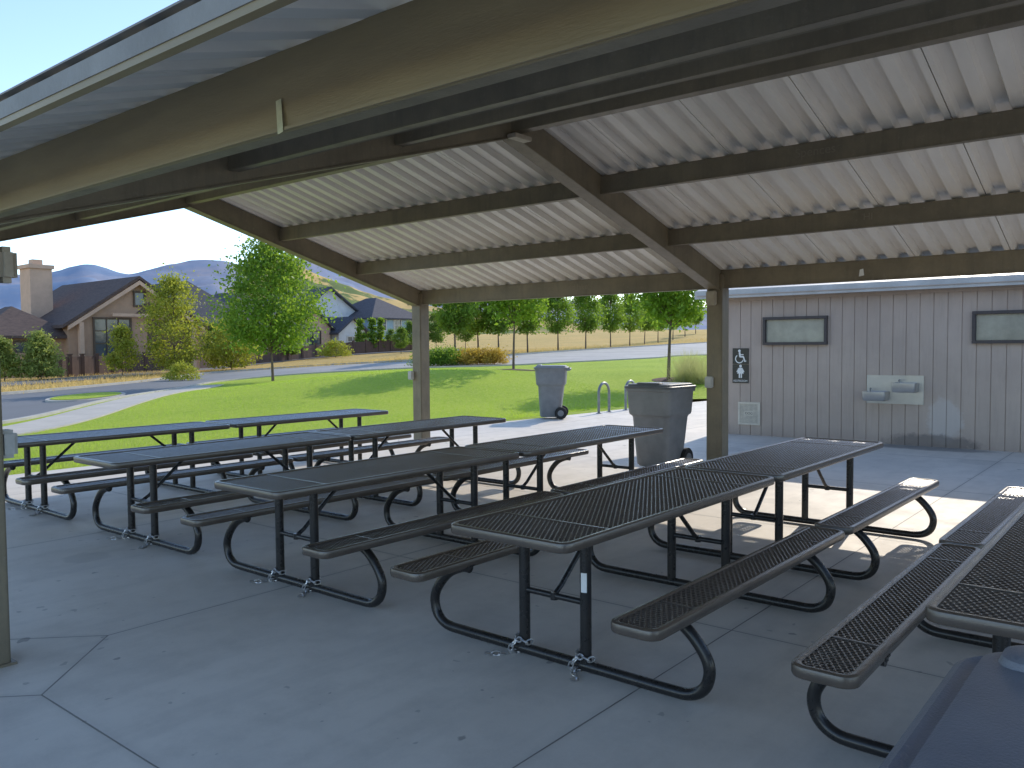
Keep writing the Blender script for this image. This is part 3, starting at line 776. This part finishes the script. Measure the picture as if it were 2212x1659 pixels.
place(vard[0],*at(59.0,76),label="dark green tree beside dark-roofed house",sc=.7)
place(vard[1],*at(54.2,80),label="dark green tree behind the fence",sc=.5)
place(treemeshes(2.2,1.6,.2,3000,.09,M['pine'],'cone',.05,50,41),*at(70.8,54),"pine_tree","small pine tree near the brown house","tree")
def tuft(x,y,h,n,mat,label):
    P=np.stack([rng.normal(x,.12,n),rng.normal(y,.12,n),np.full(n,H(x,y))],1)
    o=blades("ornamental_grass",P,h,.012,mat,1.0); tag(o,label,"grass clump","ornamental grass clumps")
for (bb,r,h_) in((27.7,29.4,.75),(27.1,30,.95),(26.5,29.2,.8),(27.3,31,1.0),(26.8,31,.9)):
    x,y=at(bb,r); tuft(x,y,h_,420,M['plume'],"clump of tall feathery ornamental grass")

# ------------------------------------------------------------------ houses
def cmat(name,c): return mk(name,c,tuple(k*.85 for k in c),1.5,.8,0,.3,20)
Mt={'brown':cmat("brown_stucco",(.47,.30,.20)),'tan':cmat("tan_stucco",(.62,.42,.30)),'roofb':mk("brown_shingles",(.125,.085,.072),(.072,.05,.046),3,.9,0,.8,12,stretch=(1,1,4)),
 'roofd':mk("dark_shingles",(.085,.085,.105),(.052,.052,.064),3,.9,0,.8,12,stretch=(1,1,4)),'white':cmat("white_siding",(.66,.67,.70)),'blue':cmat("blue_siding",(.32,.45,.54)),
 'stone':cmat("stone_veneer",(.38,.33,.28)),'glassd':mk("dark_window_glass",(.05,.065,.085),(.09,.11,.14),.6,.08,0,0,10,.03,spec=.8),'trim':cmat("brown_trim",(.12,.085,.06)),'trimw':cmat("pale_trim",(.6,.59,.56)),
 'porch_shade':cmat("shaded_porch_wall",(.12,.075,.055))}
def house(loc,rot,L,W,hw,rise,wm,rm,label,wins=(),hip=0,tm='trim',z0=None):
    x,y=loc; e=empty("house",(x,y,(H(x,y) if z0 is None else z0)-.1),rot,label,"house")
    mb=MB()
    mb.box((0,0,hw/2),(L,W,hw))
    if not hip: mb.prism([(-W/2,hw-.01),(W/2,hw-.01),(0,hw+rise-.02)],'x',-L/2+.002,L/2-.002)
    mb.obj("wall",wm,e)
    mb=MB(); o=.55; k=rise/(W/2); ez=hw-k*o; t=.22
    if not hip:
        for sy in(-1,1):
            mb.prism([(0,hw+rise),(sy*(W/2+o),ez),(sy*(W/2+o),ez+t),(0,hw+rise+t)],'x',-L/2-o,L/2+o)
    else:
        a=L/2+o; c=W/2+o; r0=max(L/2-hip,.3)
        vs=[(-a,-c,ez),(a,-c,ez),(a,c,ez),(-a,c,ez),(-r0,0,hw+rise),(r0,0,hw+rise)]
        mb.add(vs,[(0,1,5,4),(1,2,5),(2,3,4,5),(3,0,4),(3,2,1,0)])
        mb.box((0,0,ez-.09),(2*a,2*c,.17))
    mb.obj("roof",rm,e)
    for (side,u,z,w,h,nx_,nz_) in wins:
        wn=empty("window"); wn.parent=e
        if side=='x+': wn.location=(L/2,u,z); wn.rotation_euler=(0,0,math.pi/2)
        if side=='x-': wn.location=(-L/2,u,z); wn.rotation_euler=(0,0,-math.pi/2)
        if side=='y-': wn.location=(u,-W/2,z); wn.rotation_euler=(0,0,0)
        if side=='y+': wn.location=(u,W/2,z); wn.rotation_euler=(0,0,math.pi)
        f=MB()
        f.box((0,-.04,h/2),(w+.24,.10,.14)); f.box((0,-.04,-h/2),(w+.24,.10,.14))
        for s in(-1,1): f.box((s*(w/2+.05),-.041,0),(.12,.10,h-.14))
        for i in range(1,nx_): f.box((-w/2+w*i/nx_,-.03,0),(.07,.07,h-.14))
        for i in range(1,nz_): f.box((0,-.029,-h/2+h*i/nz_),(w-.02,.068,.07))
        f.obj("frame",Mt[tm],wn)
        f=MB(); f.box((0,-.008,0),(w,.014,h-.1)); f.obj("pane",Mt['glassd'],wn)
    return e
hp=-math.pi/2
h1=house((29.3,64.8),hp,11.8,9.6,3.5,3.2,Mt['brown'],Mt['roofb'],"brown stucco house with steep gable and brown shingle roof",
 [('x+',-1.8,2.1,2.5,3.5,3,4),('x+',.2,5.3,.7,1.0,1,1),('y-',-2,1.6,1.4,1.5,2,2),('y-',2.5,1.6,1.4,1.5,2,2)])
mb=MB()
for sy in(-1,1):
    mb.prism([(0,6.3),(sy*5.0,3.0),(sy*5.0,3.28),(0,6.6)],'x',6.30,6.44)
mb.box((6.35,0,4.1),(.16,4.0,.22)); mb.box((6.25,-4.1,1.9),(.3,.3,3.3)); mb.box((6.25,4.1,1.9),(.3,.3,3.3)); mb.obj("gable_timber",Mt['tan'],h1)
mb=MB(); mb.box((5.92,2.4,2.0),(.06,3.3,3.6)); mb.prism([(-.1,4.25),(3.2,4.25),(0.9,5.1)],'x',5.89,5.95); mb.obj("porch_shade",Mt['porch_shade'],h1)  # flat dark panel; shade of the porch recess put into its colour
mb=MB(); mb.box((-.6,-4.2,3.9),(1.8,1.5,7.6)); mb.box((-.6,-4.2,7.7),(2.05,1.75,.28)); mb.box((-.6,-4.2,8.0),(.7,.7,.5)); mb.obj("chimney",Mt['tan'],h1)
house((22.2,62.6),hp,6,5.5,3.0,1.7,Mt['brown'],Mt['roofb'],"low brown stucco wing with hipped shingle roof",[('y-',-1.2,1.6,1.1,1.4,2,2),('y-',1.2,1.6,1.1,1.4,2,2),('x+',0,1.6,1.5,1.4,2,2)],hip=2.4)
house((42.5,79),hp,15,9.5,4.4,3.8,Mt['brown'],Mt['roofd'],"large house with dark hipped shingle roof",[('x+',-2,2.4,1.5,1.5,2,2),('x+',2,2.4,1.5,1.5,2,2),('y-',-3,2.4,1.5,1.5,2,2),('y-',3,2.4,1.5,1.5,2,2)],hip=3.8)
house((51.0,82),hp,12,12,4.0,3.6,Mt['stone'],Mt['roofd'],"stone house with dark hipped roof among trees",[('x+',-2,2.4,1.5,1.5,2,2),('x+',2,2.4,1.5,1.5,2,2),('y-',0,2.4,1.5,1.5,2,2)],hip=3.8)
house((58.9,80.5),hp,6,5.0,3.3,2.2,Mt['tan'],Mt['roofd'],"brown gabled house front with dark roof",[('x+',0,2.0,2.0,1.8,2,2),('y-',0,2.0,1.8,1.6,2,2)])
house((66.4,89.5),hp,11,9,5.4,2.9,Mt['white'],Mt['roofd'],"tall white-sided house with dark gable roof",[('x+',-3,4.0,1.1,1.6,1,2),('x+',0,4.0,1.1,1.6,1,2),('x+',3,4.0,1.1,1.6,1,2),('y-',-3,4.0,1.1,1.6,1,2),('y-',1,4.0,1.1,1.6,1,2)],tm='trimw')
house((73.8,84.5),hp,10,8.5,4.4,2.5,Mt['blue'],Mt['roofd'],"blue-sided two storey house with dark hipped roof",[('x+',-2.6,3.2,1.2,1.5,2,2),('x+',0,3.2,1.2,1.5,2,2),('x+',2.6,3.2,1.2,1.5,2,2),('y-',-3,3.2,1.2,1.5,2,2),('y-',2,3.2,1.2,1.5,2,2)],hip=4,tm='trimw')
house((63.8,79.0),hp,5,4.0,2.6,1.5,Mt['white'],Mt['roofd'],"small white gabled garage with dark roof",[('x+',0,1.4,1.4,1.2,2,2)],tm='trimw')

M['fence']=mk("brown_fence_boards",(.12,.07,.055),(.08,.048,.04),3,.8,0,.6,20,stretch=(1,1,.3))
fp=[site(67.9,59.5),site(62.7,66),site(56.3,77),site(50.5,88),site(45.8,95)]
c=resample(fp,26)
fe=empty("fence",(c[0].x,c[0].y,0),0,"long dark brown board fence in front of the houses","fence")
mb=MB(); o0=c[0]
for i in range(26):
    p,q=c[i],c[i+1]; hp_,hq=H(p.x,p.y)-.15,H(q.x,q.y)-.15
    d=(q-p).normalized(); nr=Vector((-d.y,d.x,0))*.03
    vs=[]
    for w in(p,q):
        hh=hp_ if w is p else hq
        for s in(-1,1):
            for z in(0,1.32): vs.append((w.x-o0.x+nr.x*s,w.y-o0.y+nr.y*s,hh+z))
    mb.add(vs,[(0,1,3,2),(4,6,7,5),(0,4,5,1),(2,3,7,6),(1,5,7,3),(0,2,6,4)])
mb.obj("panel",M['fence'],fe)
pm=MB(); pm.box((0,0,.7),(.2,.2,1.5)); pm.box((0,0,1.47),(.28,.28,.06)); pme=pm.mesh("post",[M['fence']])
for p in c:
    o=link(bpy.data.objects.new("post",pme),fe); o.location=(p.x-o0.x,p.y-o0.y,H(p.x,p.y)-.15)
f2=empty("fence",(*site(73,57),0),0,"short light brown board fence by the brown house","fence")
mb=MB()
for i in range(30): mb.box((i*.16,-.02*i,.75),(.145,.03,1.5))
mb.box((2.3,-.3,1.2),(4.8,.04,.1),rz=-.12); mb.obj("panel",Mt['brown'],f2)

# ------------------------------------------------------------------ hills and mountains
def hillmat(name,a,b_,c_,s,th=(.5,.6)):
    N=NT(name); co=N.coord()
    n1=N.noise(s,7,.65,co); n2=N.noise(s*5,6,.7,co)
    c=N.mix(N.ramp(n2,.35,.65),a,b_); c=N.mix(N.ramp(N.math('ADD',N.math('MULTIPLY',n1,.7),N.math('MULTIPLY',n2,.3)),*th),c,c_)
    N.l(c,N.b.inputs["Base Color"]); N.b.inputs["Roughness"].default_value=.95; N.b.inputs["Specular IOR Level"].default_value=.05
    return N.mat
def ridge(name,prof,r0,r1,mat,nb=240,nr=40,amp=.12,nscale=1.0,seed=0,crest=.4):
    prof=sorted(prof)
    bs=np.linspace(prof[0][0],prof[-1][0],nb); hh=np.interp(bs,[p[0] for p in prof],[p[1] for p in prof])
    ker=np.ones(5)/5; hh=np.convolve(np.pad(hh,2,mode='edge'),ker,'valid')
    mb=MB()
    for i,bb in enumerate(bs):
        for j in range(nr+1):
            t=j/nr; tt=min(t/.75,1); back=max(0,(t-.75)/.25)
            r=r0+(r1-r0)*t; x,y=site(bb,r)
            e=hh[i]*(tt**1.1)*(1-back*.8)
            nz=mnoise.fractal(Vector((x/r1*9*nscale,y/r1*9*nscale,seed)),.9,2.1,6)
            z=1.67*tt+e*(1+amp*crest*nz)+hh[i]*amp*.6*nz*math.sin(math.pi*min(tt,1))
            if j==0: z=-3
            mb.v.append((x,y,z))
    for i in range(nb-1):
        for j in range(nr): mb.f.append((i*(nr+1)+j,(i+1)*(nr+1)+j,(i+1)*(nr+1)+j+1,i*(nr+1)+j+1)); mb.m.append(0)
    return tag(mb.obj(name,mat,smooth=True),kind="structure")
Rm=5200; rc=2200+.75*3000
def el(px): return px/1790*rc*.96
mp=[(82,el(120)),(75,el(150)),(71,el(142)),(69,el(148)),(67.5,el(160)),(66.2,el(173)),(65.2,el(166)),(63.8,el(155)),(62,el(170)),(60,el(182)),(58.3,el(184)),(57,el(170)),(55,el(190)),(53,el(190)),(50,el(170)),(46,el(140)),(40,el(110)),(30,el(90)),(20,el(80))]
ridge("mountain",mp,2200,Rm,hillmat("hazy_mountain",(.27,.31,.41),(.37,.33,.35),(.20,.27,.39),.0012,(.46,.56)),300,60,.13,1.4,3)  # aerial haze painted into the bluish base colours
Rh=420; rch=170+.75*250
def eh(px): return px/1790*rch*.98
hp2=[(66,eh(60)),(62,eh(80)),(59,eh(100)),(56.5,eh(150)),(55,eh(178)),(53.5,eh(172)),(51.5,eh(145)),(49,eh(116)),(46.8,eh(98)),(43,eh(80)),(39,eh(64)),(35,eh(50)),(31,eh(38)),(26,eh(28)),(15,eh(20))]
ridge("hill",hp2,170,Rh,hillmat("dry_brushy_hillside",(.60,.42,.17),(.48,.34,.14),(.13,.17,.06),.03,(.48,.53)),220,60,.12,2.2,8)

# ------------------------------------------------------------------ light, world, camera
el_=math.radians(31); az=math.radians(9)
S_=Vector((math.cos(el_)*math.cos(az),math.cos(el_)*math.sin(az),math.sin(el_)))
w=bpy.data.worlds.new("World"); scene.world=w; w.use_nodes=True
nt=w.node_tree; sk=nt.nodes.new("ShaderNodeTexSky"); sk.sky_type='NISHITA'; sk.sun_disc=False
sk.sun_elevation=el_; sk.sun_rotation=math.atan2(S_.x,S_.y); sk.air_density=1.0; sk.dust_density=.7; sk.ozone_density=1.3; sk.altitude=1500
bg=nt.nodes["Background"]; nt.links.new(sk.outputs[0],bg.inputs[0]); bg.inputs[1].default_value=.31
ld=bpy.data.lights.new("sun",'SUN'); ld.energy=3.7; ld.angle=math.radians(.5); ld.color=(1,.90,.75)
so=bpy.data.objects.new("sun",ld); COL.objects.link(so); so.rotation_euler=S_.to_track_quat('Z','Y').to_euler(); so.location=(20,10,30)

cd=bpy.data.cameras.new("camera"); cam=bpy.data.objects.new("camera",cd); COL.objects.link(cam)
cd.lens=29.13; cd.sensor_width=36; cd.clip_end=20000; cd.clip_start=.05
yaw=math.radians(39.3); pit=math.radians(2.62); rol=.0082
F=Vector((math.cos(yaw)*math.cos(pit),math.sin(yaw)*math.cos(pit),-math.sin(pit)))
Rr=Vector((math.sin(yaw),-math.cos(yaw),0)); U=Rr.cross(F)
cR=Rr*math.cos(rol)-U*math.sin(rol); cU=Rr*math.sin(rol)+U*math.cos(rol)
mw=Matrix((cR,cU,-F)).transposed().to_4x4(); mw.translation=Vector((0,0,1.67)); cam.matrix_world=mw
scene.camera=cam
scene.view_settings.view_transform='Standard'; scene.view_settings.look='None'; scene.view_settings.exposure=0
